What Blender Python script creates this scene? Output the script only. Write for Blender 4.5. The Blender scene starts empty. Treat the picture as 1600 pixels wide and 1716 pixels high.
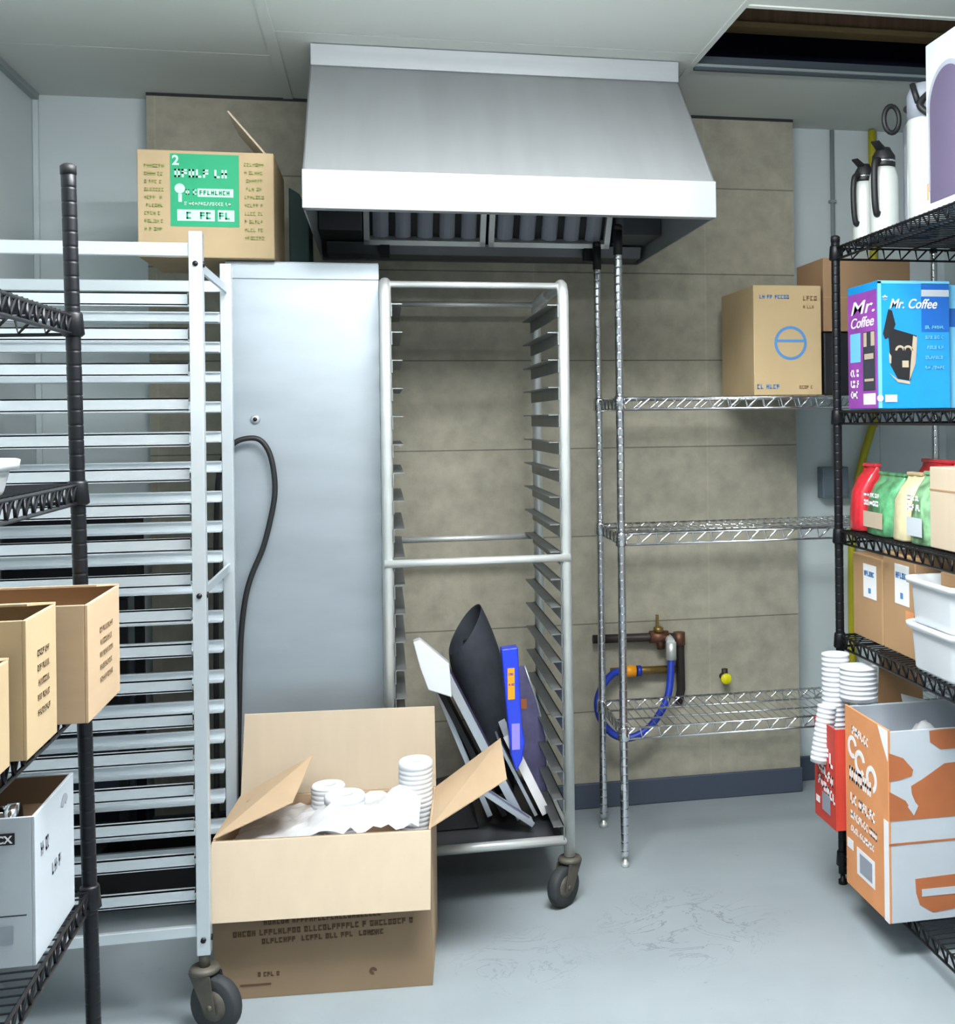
import bpy, bmesh, math, random
from mathutils import Vector, Matrix
PI=math.pi
SC=bpy.context.scene; COL=SC.collection
# ------------------------------------------------------------------ camera
PSI=math.atan(.2125)
cd=bpy.data.cameras.new('camera'); cam=bpy.data.objects.new('camera',cd); COL.objects.link(cam)
cd.sensor_fit='HORIZONTAL'; cd.sensor_width=36; cd.lens=45.0
cd.shift_x=(800-1065)/1600; cd.shift_y=(700-858)/1600
cd.clip_start=.05
cam.matrix_world=Matrix.Translation((0,0,1.35))@Matrix.Rotation(-PSI,4,'Z')@Matrix.Rotation(PI/2,4,'X')@Matrix.Rotation(-.012,4,'Z')
SC.camera=cam
# ------------------------------------------------------------------ world + light + exposure
w=bpy.data.worlds.new('world'); SC.world=w; w.use_nodes=True
w.node_tree.nodes['Background'].inputs[0].default_value=(.97,.99,1.0,1)
w.node_tree.nodes['Background'].inputs[1].default_value=.42
def area(name,loc,rot,sx,sy,power,color=(1,1,1)):
    l=bpy.data.lights.new(name,'AREA'); l.shape='RECTANGLE'; l.size=sx; l.size_y=sy; l.energy=power; l.color=color
    o=bpy.data.objects.new(name,l); COL.objects.link(o); o.location=loc; o.rotation_euler=rot; return o
area('troffer_light',(.35,1.95,2.39),(0,0,0),1.15,.55,58,(.98,1,1))
area('troffer_light',(.35,-.4,2.39),(0,0,0),1.15,.55,8,(.98,1,1))
area('ceiling_fill',(.35,1.45,2.075),(PI-.42,0,0),1.1,.14,46,(1,1,1))   # added fill with no known source, aimed up to brighten the ceiling
SC.view_settings.view_transform='Standard'; SC.view_settings.look='None'
SC.view_settings.exposure=.37; SC.view_settings.gamma=1; SC.view_settings.use_curve_mapping=False
# ------------------------------------------------------------------ materials
def lin(c):
    c=c/255
    return c/12.92 if c<=.04045 else ((c+.055)/1.055)**2.4
def rgb(c): return (lin(c[0]),lin(c[1]),lin(c[2]),1)
MATS={}
def M(name,col=(128,128,128),rough=.6,metal=0,var=.0,scale=8,bump=0,stretch=None,alpha=1,coat=0,trans=0,emis=0):
    if name in MATS: return MATS[name]
    m=bpy.data.materials.new(name); m.use_nodes=True; nt=m.node_tree; b=nt.nodes['Principled BSDF']
    b.inputs['Base Color'].default_value=rgb(col); b.inputs['Roughness'].default_value=rough; b.inputs['Metallic'].default_value=metal
    if alpha<1: b.inputs['Alpha'].default_value=alpha
    if coat: b.inputs['Coat Weight'].default_value=coat
    if trans: b.inputs['Transmission Weight'].default_value=trans
    if var or bump:
        tc=nt.nodes.new('ShaderNodeTexCoord'); mp=nt.nodes.new('ShaderNodeMapping'); nz=nt.nodes.new('ShaderNodeTexNoise')
        mp.inputs['Scale'].default_value=stretch or (1,1,1)
        nt.links.new(tc.outputs['Object'],mp.inputs[0]); nt.links.new(mp.outputs[0],nz.inputs['Vector'])
        nz.inputs['Scale'].default_value=scale; nz.inputs['Detail'].default_value=5
        if var:
            r=nt.nodes.new('ShaderNodeMapRange'); r.inputs[1].default_value=.3; r.inputs[2].default_value=.7; r.inputs[3].default_value=1-var; r.inputs[4].default_value=1+var
            nt.links.new(nz.outputs[0],r.inputs[0])
            mx=nt.nodes.new('ShaderNodeVectorMath'); mx.operation='SCALE'; mx.inputs[0].default_value=rgb(col)[:3]
            nt.links.new(r.outputs[0],mx.inputs['Scale']); nt.links.new(mx.outputs[0],b.inputs['Base Color'])
        if bump:
            bp=nt.nodes.new('ShaderNodeBump'); bp.inputs['Strength'].default_value=bump; bp.inputs['Distance'].default_value=.01
            nt.links.new(nz.outputs[0],bp.inputs['Height']); nt.links.new(bp.outputs[0],b.inputs['Normal'])
    MATS[name]=m; return m
M('steel',(178,184,188),.45,.4,.05,3,0,(1,1,14)); M('steel_hood',(156,160,162),.5,.35,.05,2.2,0,(7,1,.5))
M('galvanized',(180,190,198),.42,.8,.06,4,0,(1,1,3)); M('dark_steel',(96,98,102),.45,.8,.08,6)
M('aluminium',(214,221,226),.42,.75,.04,6); M('chrome',(225,228,232),.16,1); M('rack_metal',(222,226,224),.45,.6,.06,12)
M('black_metal',(18,20,26),.42,.3); M('black_plastic',(22,23,26),.55); M('rubber',(46,50,54),.7,0,.15,20); M('ledge_metal',(138,142,142),.5,.75,.1,12); M('cast_iron',(96,92,84),.6,.5,.2,25)
M('brass',(150,125,70),.4,.8,.1,30); M('copper',(120,85,66),.5,.7,.15,30); M('dark_pipe',(62,56,54),.55,.5,.1,20)
M('card',(186,160,130),.85,0,.05,5,.03,(1,1,6)); M('card_pale',(190,174,152),.85,0,.03,4,.02,(8,8,1)); M('card_dark',(160,128,96),.88,0,.05,6)
M('card_yellow',(192,168,128),.85,0,.06,7); M('card_front_shaded',(140,118,94),.85,0,.06,5); M('card_inside',(112,88,66),.9,0,.06,6)
M('card_tan',(186,163,128),.82,0,.05,8); M('card_brown',(176,140,102),.85,0,.05,6)
M('white_board',(192,200,208),.7,0,.03,8); M('white_plastic',(218,223,228),.35,0,.01,5,coat=.3); M('white_paper',(216,220,226),.8,0,.02,10)
M('ink',(92,70,50),.8); M('ink_soft',(164,142,112),.85); M('ink_green',(160,170,100),.85); M('green_print',(30,160,112),.6); M('mint_print',(196,232,214),.7)
M('blue_print',(84,140,196),.7); M('white_print',(244,244,246),.7); M('black_print',(28,28,32),.6); M('purple_print',(150,70,170),.5,0,.15,14)
M('blue_carton',(10,150,222),.4,0,.10,5,coat=.4); M('lightblue_print',(120,205,245),.5); M('navy_print',(18,100,190),.5)
M('orange_print',(222,150,98),.7,0,.06,10); M('orange_brown',(178,104,62),.7,0,.08,10); M('red_print',(196,62,48),.65,0,.08,10)
M('yellow_paint',(178,172,30),.5); M('yellow_bright',(222,214,10),.4); M('orange_tag',(244,160,20),.5); M('blue_hose',(28,58,170),.4,0,.08,30); M('blue_plastic',(36,64,214),.3,coat=.4)
M('lilac',(150,140,232),.5); M('dark_fabric',(50,55,64),.75,0,.15,30,.1); M('poster',(96,92,128),.3,0,.35,14); M('silver_frame',(190,198,208),.35,.6)
M('red_bag',(205,40,52),.35,0,.3,30,.2,coat=.4); M('green_bag',(84,150,104),.3,0,.6,30,.25,coat=.5); M('tan_bag',(206,196,158),.45,0,.15,26,.2); M('olive_bag',(120,165,124),.35,0,.6,26,.25,coat=.4)
M('clear_plastic',(246,248,252),.3,0,alpha=.45,coat=.5); M('wood',(128,98,74),.75,0,.15,6,.1,(12,1,1)); M('wood_pale',(150,124,84),.75,0,.1,8)
M('plenum',(34,40,70),.95); M('grid_metal',(150,160,162),.5,.2); M('grid_dark',(70,82,90),.5,.3); M('grey_box',(110,124,134),.5,.2)
M('base_cove',(66,76,92),.6,0,.06,5); M('airpot_white',(214,220,216),.3,.2,.02,10,coat=.4); M('purple_dark',(92,84,108),.4)
M('fan_grey',(150,156,168),.4); M('maroon',(70,28,30),.4); M('floor_dark',(30,34,40),.6)

def floor_mat():
    m=bpy.data.materials.new('painted_concrete'); m.use_nodes=True; nt=m.node_tree; b=nt.nodes['Principled BSDF']
    tc=nt.nodes.new('ShaderNodeTexCoord')
    def noise(s,d,rough=.6):
        n=nt.nodes.new('ShaderNodeTexNoise'); n.inputs['Scale'].default_value=s; n.inputs['Detail'].default_value=d; n.inputs['Roughness'].default_value=rough
        nt.links.new(tc.outputs['Object'],n.inputs['Vector']); return n
    n1=noise(1.6,4); n2=noise(26,8,.75); n3=noise(3.0,3); n4=noise(9,12,.8)
    r=nt.nodes.new('ShaderNodeValToRGB'); r.color_ramp.elements[0].position=.3; r.color_ramp.elements[0].color=rgb((142,152,158)); r.color_ramp.elements[1].position=.75; r.color_ramp.elements[1].color=rgb((160,171,176))
    nt.links.new(n1.outputs[0],r.inputs[0])
    # scuff stains: fine noise threshold gated by a large patch noise
    def rng(n,a,bb):
        k=nt.nodes.new('ShaderNodeMapRange'); k.inputs[1].default_value=a; k.inputs[2].default_value=bb; nt.links.new(n.outputs[0],k.inputs[0]); return k
    def math(op,a,b):
        k=nt.nodes.new('ShaderNodeMath'); k.operation=op
        for q,v in ((0,a),(1,b)):
            if v is None: continue
            if isinstance(v,(int,float)): k.inputs[q].default_value=v
            else: nt.links.new(v,k.inputs[q])
        return k.outputs[0]
    n5=noise(5.5,9,.62); n5.inputs['Distortion'].default_value=1.2
    ridge=math('LESS_THAN',math('ABSOLUTE',math('SUBTRACT',n5.outputs[0],.5),None),.008)
    spk=rng(n2,.62,.70).outputs[0]
    # two worn patches, one beside the pan rack and one near the open box
    def patch(cx,cy,r):
        v=nt.nodes.new('ShaderNodeVectorMath'); v.operation='DISTANCE'; v.inputs[1].default_value=(cx,cy,0); nt.links.new(tc.outputs['Object'],v.inputs[0])
        k=nt.nodes.new('ShaderNodeMapRange'); k.inputs[1].default_value=r; k.inputs[2].default_value=r*.4; nt.links.new(v.outputs['Value'],k.inputs[0]); return k.outputs[0]
    pt=math('MAXIMUM',patch(.78,3.08,.27),math('MULTIPLY',patch(.33,2.98,.22),.55))
    gate=rng(n3,.46,.56).outputs[0]
    m1=math('MULTIPLY',math('MULTIPLY',ridge,pt),.5)
    m2=math('MULTIPLY',math('MULTIPLY',spk,gate),.35)
    mu2n=math('MAXIMUM',m1,m2)
    class _O: outputs=[mu2n]
    mu2=_O
    mx=nt.nodes.new('ShaderNodeMix'); mx.data_type='RGBA'; mx.inputs[7].default_value=rgb((70,78,84))
    nt.links.new(mu2.outputs[0],mx.inputs[0]); nt.links.new(r.outputs[0],mx.inputs[6]); nt.links.new(mx.outputs[2],b.inputs['Base Color'])
    b.inputs['Roughness'].default_value=.5
    bp=nt.nodes.new('ShaderNodeBump'); bp.inputs['Strength'].default_value=.08; nt.links.new(n2.outputs[0],bp.inputs['Height']); nt.links.new(bp.outputs[0],b.inputs['Normal'])
    return m
def stone_mat():
    m=bpy.data.materials.new('mottled_block'); m.use_nodes=True; nt=m.node_tree; b=nt.nodes['Principled BSDF']
    tc=nt.nodes.new('ShaderNodeTexCoord'); sp=nt.nodes.new('ShaderNodeSeparateXYZ'); cb=nt.nodes.new('ShaderNodeCombineXYZ')
    nt.links.new(tc.outputs['Object'],sp.inputs[0]); 
    ad=nt.nodes.new('ShaderNodeMath'); ad.operation='ADD'; ad.inputs[1].default_value=.095+.61*5; nt.links.new(sp.outputs[0],ad.inputs[0])
    az=nt.nodes.new('ShaderNodeMath'); az.operation='ADD'; az.inputs[1].default_value=-.028; nt.links.new(sp.outputs[2],az.inputs[0])
    nt.links.new(ad.outputs[0],cb.inputs[0]); nt.links.new(az.outputs[0],cb.inputs[1])
    br=nt.nodes.new('ShaderNodeTexBrick'); br.offset=0; br.inputs['Scale'].default_value=1; br.inputs['Brick Width'].default_value=60; br.inputs['Row Height'].default_value=.3045
    br.inputs['Mortar Size'].default_value=.0028; br.inputs['Mortar Smooth'].default_value=.5; br.inputs['Bias'].default_value=0
    br.inputs['Color1'].default_value=rgb((164,160,144)); br.inputs['Color2'].default_value=rgb((169,165,148)); br.inputs['Mortar'].default_value=rgb((112,110,99))
    nt.links.new(cb.outputs[0],br.inputs['Vector'])
    n=nt.nodes.new('ShaderNodeTexNoise'); n.inputs['Scale'].default_value=14; n.inputs['Detail'].default_value=7; n.inputs['Roughness'].default_value=.65; nt.links.new(tc.outputs['Object'],n.inputs['Vector'])
    r=nt.nodes.new('ShaderNodeMapRange'); r.inputs[1].default_value=.3; r.inputs[2].default_value=.7; r.inputs[3].default_value=.80; r.inputs[4].default_value=1.16; nt.links.new(n.outputs[0],r.inputs[0])
    s=nt.nodes.new('ShaderNodeVectorMath'); s.operation='SCALE'; 
    b2=nt.nodes.new('ShaderNodeTexBrick'); b2.offset=0; b2.inputs['Scale'].default_value=1; b2.inputs['Brick Width'].default_value=.61; b2.inputs['Row Height'].default_value=60; b2.inputs['Mortar Size'].default_value=.004; b2.inputs['Mortar Smooth'].default_value=.8; b2.inputs['Bias'].default_value=0
    b2.inputs['Color1'].default_value=(1,1,1,1); b2.inputs['Color2'].default_value=(1,1,1,1); b2.inputs['Mortar'].default_value=(1.12,1.12,1.10,1)
    cz=nt.nodes.new('ShaderNodeVectorMath'); cz.operation='ADD'; cz.inputs[1].default_value=(0,10,0); nt.links.new(cb.outputs[0],cz.inputs[0]); nt.links.new(cz.outputs[0],b2.inputs['Vector'])
    mm=nt.nodes.new('ShaderNodeVectorMath'); mm.operation='MULTIPLY'; nt.links.new(br.outputs[0],mm.inputs[0]); nt.links.new(b2.outputs[0],mm.inputs[1]); nt.links.new(mm.outputs[0],s.inputs[0]); nt.links.new(r.outputs[0],s.inputs['Scale']); nt.links.new(s.outputs[0],b.inputs['Base Color'])
    bp=nt.nodes.new('ShaderNodeBump'); bp.inputs['Strength'].default_value=.25; bp.inputs['Distance'].default_value=.004; nt.links.new(n.outputs[0],bp.inputs['Height']); nt.links.new(bp.outputs[0],b.inputs['Normal'])
    b.inputs['Roughness'].default_value=.75; return m
lg=M('lamp_glow',(255,255,255),.5); lg.node_tree.nodes['Principled BSDF'].inputs['Emission Color'].default_value=(1,1,1,1); lg.node_tree.nodes['Principled BSDF'].inputs['Emission Strength'].default_value=3
FLOOR=floor_mat(); STONE=stone_mat()
M('wall_paint',(206,217,220),.55,0,.015,2); M('ceiling_tile',(205,210,204),.8,0,.02,3)

# ------------------------------------------------------------------ mesh builder
class MB:
    def __init__(s): s.v=[]; s.f=[]; s.sm=[]
    def add(s,vs,fs,smooth=False):
        n=len(s.v); s.v+= [Vector(v) for v in vs]; s.f+=[tuple(i+n for i in f) for f in fs]; s.sm+=[smooth]*len(fs); return s
    def box(s,x0,x1,y0,y1,z0,z1,mat=None):
        vs=[Vector((x,y,z)) for x in (x0,x1) for y in (y0,y1) for z in (z0,z1)]
        if mat: vs=[mat@v for v in vs]
        return s.add(vs,[(0,1,3,2),(4,6,7,5),(0,4,5,1),(2,3,7,6),(0,2,6,4),(1,5,7,3)])
    def tube(s,pts,r,n=8,close=False,cap=True,rs=None):
        pts=[Vector(p) for p in pts]; N=len(pts); rings=[]; up=None
        for i,p in enumerate(pts):
            if close: t=pts[(i+1)%N]-pts[i-1]
            else: t=pts[min(i+1,N-1)]-pts[max(i-1,0)]
            t.normalize()
            if up is None:
                up=Vector((0,0,1)) if abs(t.z)<.9 else Vector((1,0,0))
            a=t.cross(up); 
            if a.length<1e-4: a=t.cross(Vector((0,1,0)))
            a.normalize(); b=a.cross(t).normalized(); up=b
            rr=rs[i] if rs else r
            rings.append([p+(a*math.cos(2*PI*k/n)+b*math.sin(2*PI*k/n))*rr for k in range(n)])
        vs=[v for R in rings for v in R]; fs=[]
        for i in range(N if close else N-1):
            j=(i+1)%N
            for k in range(n): fs.append((i*n+k,i*n+(k+1)%n,j*n+(k+1)%n,j*n+k))
        s.add(vs,fs,True)
        if cap and not close:
            n0=len(s.v)-len(vs); s.f+=[tuple(n0+k for k in reversed(range(n))),tuple(n0+(N-1)*n+k for k in range(n))]; s.sm+=[False,False]
        return s
    def lathe(s,prof,c=(0,0,0),n=20,mat=None):
        vs=[];fs=[]
        for r,z in prof:
            for k in range(n):
                v=Vector((r*math.cos(2*PI*k/n),r*math.sin(2*PI*k/n),z)); v=(mat@v) if mat else v
                vs.append(v+Vector(c))
        for i in range(len(prof)-1):
            for k in range(n): fs.append((i*n+k,i*n+(k+1)%n,(i+1)*n+(k+1)%n,(i+1)*n+k))
        fs.append(tuple(reversed(range(n)))); fs.append(tuple((len(prof)-1)*n+k for k in range(n)))
        return s.add(vs,fs,True)
    def prism(s,poly,d):   # planar polygon extruded by vector d
        poly=[Vector(p) for p in poly]; d=Vector(d); n=len(poly)
        vs=poly+[p+d for p in poly]; fs=[tuple(reversed(range(n))),tuple(range(n,2*n))]+[(i,(i+1)%n,n+(i+1)%n,n+i) for i in range(n)]
        return s.add(vs,fs)
    def slab(s,a,b,c,d,t): # quad corners + thickness vector
        return s.prism([a,b,c,d],t)
ORG={}
def build(mb,name,mat,parent=None,bevel=0,local=False,fixn=True):
    me=bpy.data.meshes.new(name); off=Vector((0,0,0)) if local or parent is None else ORG.get(parent.name,Vector((0,0,0)))
    me.from_pydata([v-off for v in mb.v],[],mb.f); me.update()
    for p,sm in zip(me.polygons,mb.sm): p.use_smooth=sm
    if fixn:
        bm=bmesh.new(); bm.from_mesh(me); bmesh.ops.recalc_face_normals(bm,faces=bm.faces); bm.to_mesh(me); bm.free()
    me.materials.append(MATS[mat] if isinstance(mat,str) else mat)
    o=bpy.data.objects.new(name,me); COL.objects.link(o)
    if parent: o.parent=parent
    ORG[o.name]=off
    if bevel:
        m=o.modifiers.new('bevel','BEVEL'); m.width=bevel; m.segments=2; m.limit_method='ANGLE'; m.angle_limit=.9
    return o
def tag(o,label,cat,group=None):
    o['label']=label; o['category']=cat
    if group: o['group']=group
    return o
def thing(name,loc,label,cat,group=None,rot=(0,0,0)):
    o=bpy.data.objects.new(name,None); COL.objects.link(o); o.location=loc; o.rotation_euler=rot; o.empty_display_size=.05
    ORG[o.name]=Vector(loc); tag(o,label,cat,group); return o
def struct(name,mb,mat,parent=None,bevel=0):
    o=build(mb,name,mat,parent,bevel)
    if parent is None: o['kind']='structure'
    return o
def copy_thing(src,loc,label,rotz=None):
    c=src.copy(); COL.objects.link(c); c.location=loc; c['label']=label
    if rotz is not None: c.rotation_euler=(0,0,rotz)
    for ch in list(src.children):
        k=ch.copy(); COL.objects.link(k); k.parent=c
        for g in list(ch.children):
            q=g.copy(); COL.objects.link(q); q.parent=k
    return c
def bx(x0,x1,y0,y1,z0,z1): return MB().box(x0,x1,y0,y1,z0,z1)
# flat print on a face: O origin, U,V in-plane unit vectors, N outward normal
class Face:
    def __init__(s,O,U,V,N,lift=.0012): s.O,s.U,s.V,s.N=Vector(O),Vector(U).normalized(),Vector(V).normalized(),Vector(N).normalized(); s.l=lift
    def p(s,x,y): return s.O+s.U*x+s.V*y+s.N*s.l
    def poly(s,mb,pts,t=.0008): mb.prism([s.p(*q) for q in pts],s.N*-t); return mb
    def rect(s,mb,x0,y0,x1,y1): return s.poly(mb,[(x0,y0),(x1,y0),(x1,y1),(x0,y1)])
    def ring(s,mb,cx,cy,r0,r1,a0=0,a1=2*PI,n=28):
        for i in range(n):
            a=a0+(a1-a0)*i/n; b=a0+(a1-a0)*(i+1)/n
            s.poly(mb,[(cx+r0*math.cos(a),cy+r0*math.sin(a)),(cx+r1*math.cos(a),cy+r1*math.sin(a)),(cx+r1*math.cos(b),cy+r1*math.sin(b)),(cx+r0*math.cos(b),cy+r0*math.sin(b))])
    def line(s,mb,x,y,w,h,seed=1,slope=0):   # a printed line too soft to read: letter-like strokes
        R=random.Random(seed); cx=x
        while cx<x+w-h*.5:
            if R.random()<.14: cx+=h*.5; continue
            y0=y+(cx-x)*slope; cw=h*.62; t=h*.24; k=R.randint(0,4)
            s.rect(mb,cx,y0,cx+t,y0+h)
            if k in(0,1,3): s.rect(mb,cx,y0+h-t,cx+cw,y0+h)
            if k in(0,2,3): s.rect(mb,cx,y0,cx+cw,y0+t)
            if k in(1,4): s.rect(mb,cx,y0+h*.4,cx+cw,y0+h*.4+t)
            if k in(3,4): s.rect(mb,cx+cw-t,y0,cx+cw,y0+h)
            cx+=h*.82
    def text(s,body,x,y,size,mat,parent,name='lettering',shear=0,bold=0,ext=.0004,narrow=1,vert=False):
        cu=bpy.data.curves.new('t','FONT'); cu.body=body; cu.size=size; cu.extrude=ext; cu.shear=shear; cu.offset=bold
        t=bpy.data.objects.new('t',cu); COL.objects.link(t)
        dg=bpy.context.evaluated_depsgraph_get(); me=bpy.data.meshes.new_from_object(t.evaluated_get(dg))
        bpy.data.objects.remove(t); bpy.data.curves.remove(cu)
        mb=MB(); mb.v=[s.p(x+(v.co.x*narrow if not vert else -v.co.y),y+(v.co.y if not vert else v.co.x*narrow))+s.N*v.co.z for v in me.vertices]
        mb.f=[tuple(p.vertices) for p in me.polygons]; mb.sm=[False]*len(mb.f); bpy.data.meshes.remove(me)
        return build(mb,name,mat,parent)
def fx(x0,x1,y,z0): return Face((x0,y,z0),(1,0,0),(0,0,1),(0,-1,0))     # face looking towards -Y
def fyr(x,y0,z0): return Face((x,y0,z0),(0,1,0),(0,0,1),(1,0,0))         # face looking +X (u runs +Y)
def fyl(x,y1,z0): return Face((x,y1,z0),(0,-1,0),(0,0,1),(-1,0,0))       # face looking -X (u runs -Y)
# ================================================================== SETTING
LW,RW,BW,CZ=-1.088,2.10,4.081,2.415
struct('floor',bx(LW-.1,RW+.1,-2.2,4.4,-.06,0),FLOOR)
struct('wall_back',bx(-.73,1.457,BW,4.35,.0,2.62),STONE)
wb=bx(LW-.1,-.732,4.165,4.35,0,2.62); wb.box(1.459,RW+.1,4.20,4.35,0,2.62); wb.box(1.83,1.836,4.194,4.2,.1,CZ); wb.box(2.04,2.046,4.194,4.2,.1,CZ)
struct('wall_rear_side',wb,'wall_paint')
wl=bx(LW-.1,LW,-2.2,4.165,0,2.62); struct('wall_left',wl,'wall_paint')
struct('wall_right',bx(RW,RW+.1,-2.2,4.2,0,2.62),'wall_paint')
struct('baseboard_back',bx(-.735,1.462,BW-.012,BW,0,.088),'base_cove',bevel=.004)
bb=bx(LW,-.735,4.152,4.165,0,.09); bb.box(1.463,RW,4.188,4.2,0,.09); struct('baseboard_rear_side',bb,'base_cove',bevel=.004)
struct('baseboard_left',bx(LW,LW+.01,-2.2,4.152,0,.09),'base_cove',bevel=.003)
struct('trim_1',bx(LW,LW+.018,4.147,4.165,.09,CZ),'wall_paint',bevel=.004)     # corner bead
struct('trim_2',bx(LW,LW+.022,-2.2,4.147,CZ-.02,CZ),'grid_metal')               # wall angle left
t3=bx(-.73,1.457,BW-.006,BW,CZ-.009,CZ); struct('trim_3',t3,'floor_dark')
# ceiling panels, leaving one bay open
HX0,HX1,HY0,HY1=.93,2.10,2.965,3.50
ce=MB()
xs=[LW,-.292,.93,RW]; 
def tiles(x0,x1,ys):
    for a,b in zip(ys[:-1],ys[1:]): ce.box(x0+.002,x1-.002,a+.0022,b-.0022,CZ,CZ+.016)
tiles(LW,-.292,[-2.2,-1.27,-.66,-.05,.56,1.17,1.78,2.39,3.0,3.61,4.25])
tiles(-.292,.93,[-2.2,-1.5,-.28,.94,2.16,3.38,4.25])
tiles(.93,RW,[-2.2,-1.3,-.69,-.08,.53,1.14,1.75,2.36,HY0]); ce.box(.932,RW,HY1,4.25,CZ,CZ+.016)
struct('ceiling',ce,'ceiling_tile')
gr=MB()
gr.box(-.305,-.275,-2.2,4.081,CZ-.003,CZ+.03)
gr.box(.922,.938,-2.2,4.081,CZ-.004,CZ+.03); gr.box(.938,RW,HY0-.012,HY0+.006,CZ-.004,CZ+.028)
struct('trim_4',gr,'ceiling_tile')
struct('trim_5',bx(.938,RW,HY1-.004,HY1+.012,CZ-.012,CZ+.03),'grid_dark')
struct('trim_6',bx(.938,RW,HY1-.012,HY1-.004,CZ-.004,CZ+.004),'grid_metal')
# dark roof void over the open bay
pv=bx(LW-.1,RW+.1,-2.2,4.4,3.05,3.1); pv.box(LW-.1,RW+.1,4.35,4.4,2.4,3.1); pv.box(LW-.12,LW-.1,-2.2,4.4,2.4,3.1); pv.box(RW+.1,RW+.12,-2.2,4.4,2.4,3.1); pv.box(LW-.1,RW+.1,-2.22,-2.2,2.4,3.1)
struct('wall_plenum',pv,'plenum')
jo=thing('roof_joist',(1.5,3.6,2.56),'brown wooden roof joist seen up through the missing ceiling tile','joist')
build(bx(.4,2.19,3.555,3.60,2.575,2.80),'beam','wood',jo); build(bx(.4,2.19,3.545,3.61,2.558,2.575),'batten','wood_pale',jo)
# luminaires (behind the camera's view)
for i,(x,y) in enumerate(((.35,1.95),(.35,-.4))):
    t=thing('ceiling_light',(x,y,2.40),['recessed white ceiling light panel nearest the hood','recessed white ceiling light panel furthest from the hood'][i],'ceiling light','recessed ceiling lights')
    fr=MB(); 
    for a in ((-.61,-.575,-.3,.3),(.575,.61,-.3,.3),(-.575,.575,-.3,-.275),(-.575,.575,.275,.3)): fr.box(x+a[0],x+a[1],y+a[2],y+a[3],2.396,2.414)
    build(fr,'frame','white_plastic',t); build(bx(x-.575,x+.575,y-.275,y+.275,2.402,2.408),'diffuser','lamp_glow',t)

ul=thing('added_fill_fixture',(.35,1.45,2.04),'added slim white fill light bar hanging from the ceiling out of view','ceiling light')  # made-up housing for the added ceiling fill, out of view
build(MB().box(-.22,.92,1.37,1.375,2.03,2.07).box(-.22,.92,1.525,1.53,2.03,2.07).box(-.22,.92,1.375,1.525,2.03,2.035),'tray','white_plastic',ul)
for X in (-.1,.8): build(MB().tube([(X,1.45,2.035),(X,1.45,CZ)],.004,6),'rod','chrome',ul)
# ================================================================== HOOD
hd=thing('exhaust_hood',(.35,4.0,1.884),'large stainless steel exhaust hood on the back wall under the ceiling','exhaust hood')
x0,x1=-.187,.882; yf,yt,yb=3.09,3.475,4.078; z0,z1,z2,z3=1.884,1.982,2.356,2.413
t=.004
can=MB(); 
can.prism([(x0,yf,z1),(x0,yt,z2),(x0,yt+t,z2-t),(x0,yf+t,z1-t)],(x1-x0,0,0))      # slope
can.prism([(x0,yt,z2),(x0,yb,z2),(x0,yb,z2-t),(x0,yt,z2-t)],(x1-x0,0,0))
build(can,'canopy','steel_hood',hd)
build(MB().box(x0-.002,x1+.002,yf-.004,yf,z0,z1).box(x0,x1,yf,yf+.03,z0,z0+.004),'fascia','steel_hood',hd,bevel=.0015)
build(bx(x0+.002,x1-.002,yt-.012,yt+.02,z2-.004,z3),'top_rail','steel',hd,bevel=.002)
for X in (x0,x1-t):
    build(MB().prism([(X,yf,z0),(X,yb,z0),(X,yb,z2),(X,yt,z2),(X,yf,z1)],(t,0,0)),'side_panel','steel_hood',hd)
build(bx(x0+t,x1-t,yb-.006,yb,1.884,z2-.005),'back_panel','dark_steel',hd)
# grease trough and sloped filters
tr=MB().prism([(x0+.02,3.93,1.925),(x0+.02,3.95,1.888),(x0+.02,yb-.008,1.888),(x0+.02,yb-.008,1.925)],(x1-x0-.04,0,0)); build(tr,'grease_trough','dark_steel',hd,bevel=.002)
def filt(xa,xb,n):
    # plane from (y 3.93,z 1.93) up to (y 3.70, z 2.25)
    A=Vector((0,3.925,1.93)); D=Vector((0,-.23,.30)); L=D.length; d=D.normalized(); nrm=Vector((0,-d.z,d.y))*1
    f=MB()
    def bar(u0,u1,s0,s1,th):
        p=[Vector((u0,0,0))+A+d*s0,Vector((u1,0,0))+A+d*s0,Vector((u1,0,0))+A+d*s1,Vector((u0,0,0))+A+d*s1]; f.prism(p,nrm*th)
    bar(xa,xb,0,.018,.03); bar(xa,xb,L-.02,L,.03); bar(xa,xa+.018,0,L,.03); bar(xb-.018,xb,0,L,.03)
    fo=build(f,'filter_frame','rack_metal',hd)
    g=MB(); ww=(xb-xa-.036)/n
    for i in range(n):
        c=xa+.018+ww*(i+.5); r=ww*.36
        pr=[]
        for k in range(9):
            a=PI*k/8; pr.append((c+r*math.cos(a),r*.6*math.sin(a)))
        ring0=[Vector((u,0,0))+A+d*.02+nrm*(.004+h) for u,h in pr]; 
        g.prism(ring0,d*(L-.04))
    build(g,'baffles','fan_grey',fo)
    b=MB(); p=[Vector((xa,0,0))+A,Vector((xb,0,0))+A,Vector((xb,0,0))+A+D,Vector((xa,0,0))+A+D]; b.prism(p,nrm*-.004); build(b,'filter_back','black_metal',fo)
filt(-.05,.335,5); filt(.345,.745,5)
build(bx(.755,.875,3.70,3.93,1.93,2.20),'filler_panel','dark_steel',hd); build(bx(-.180,-.055,3.72,3.93,1.93,2.20),'filler_panel','dark_steel',hd)
for X in (.0,.66): build(bx(X,X+.03,3.90,3.93,1.872,1.93),'filter_clip','black_metal',hd)

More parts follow.
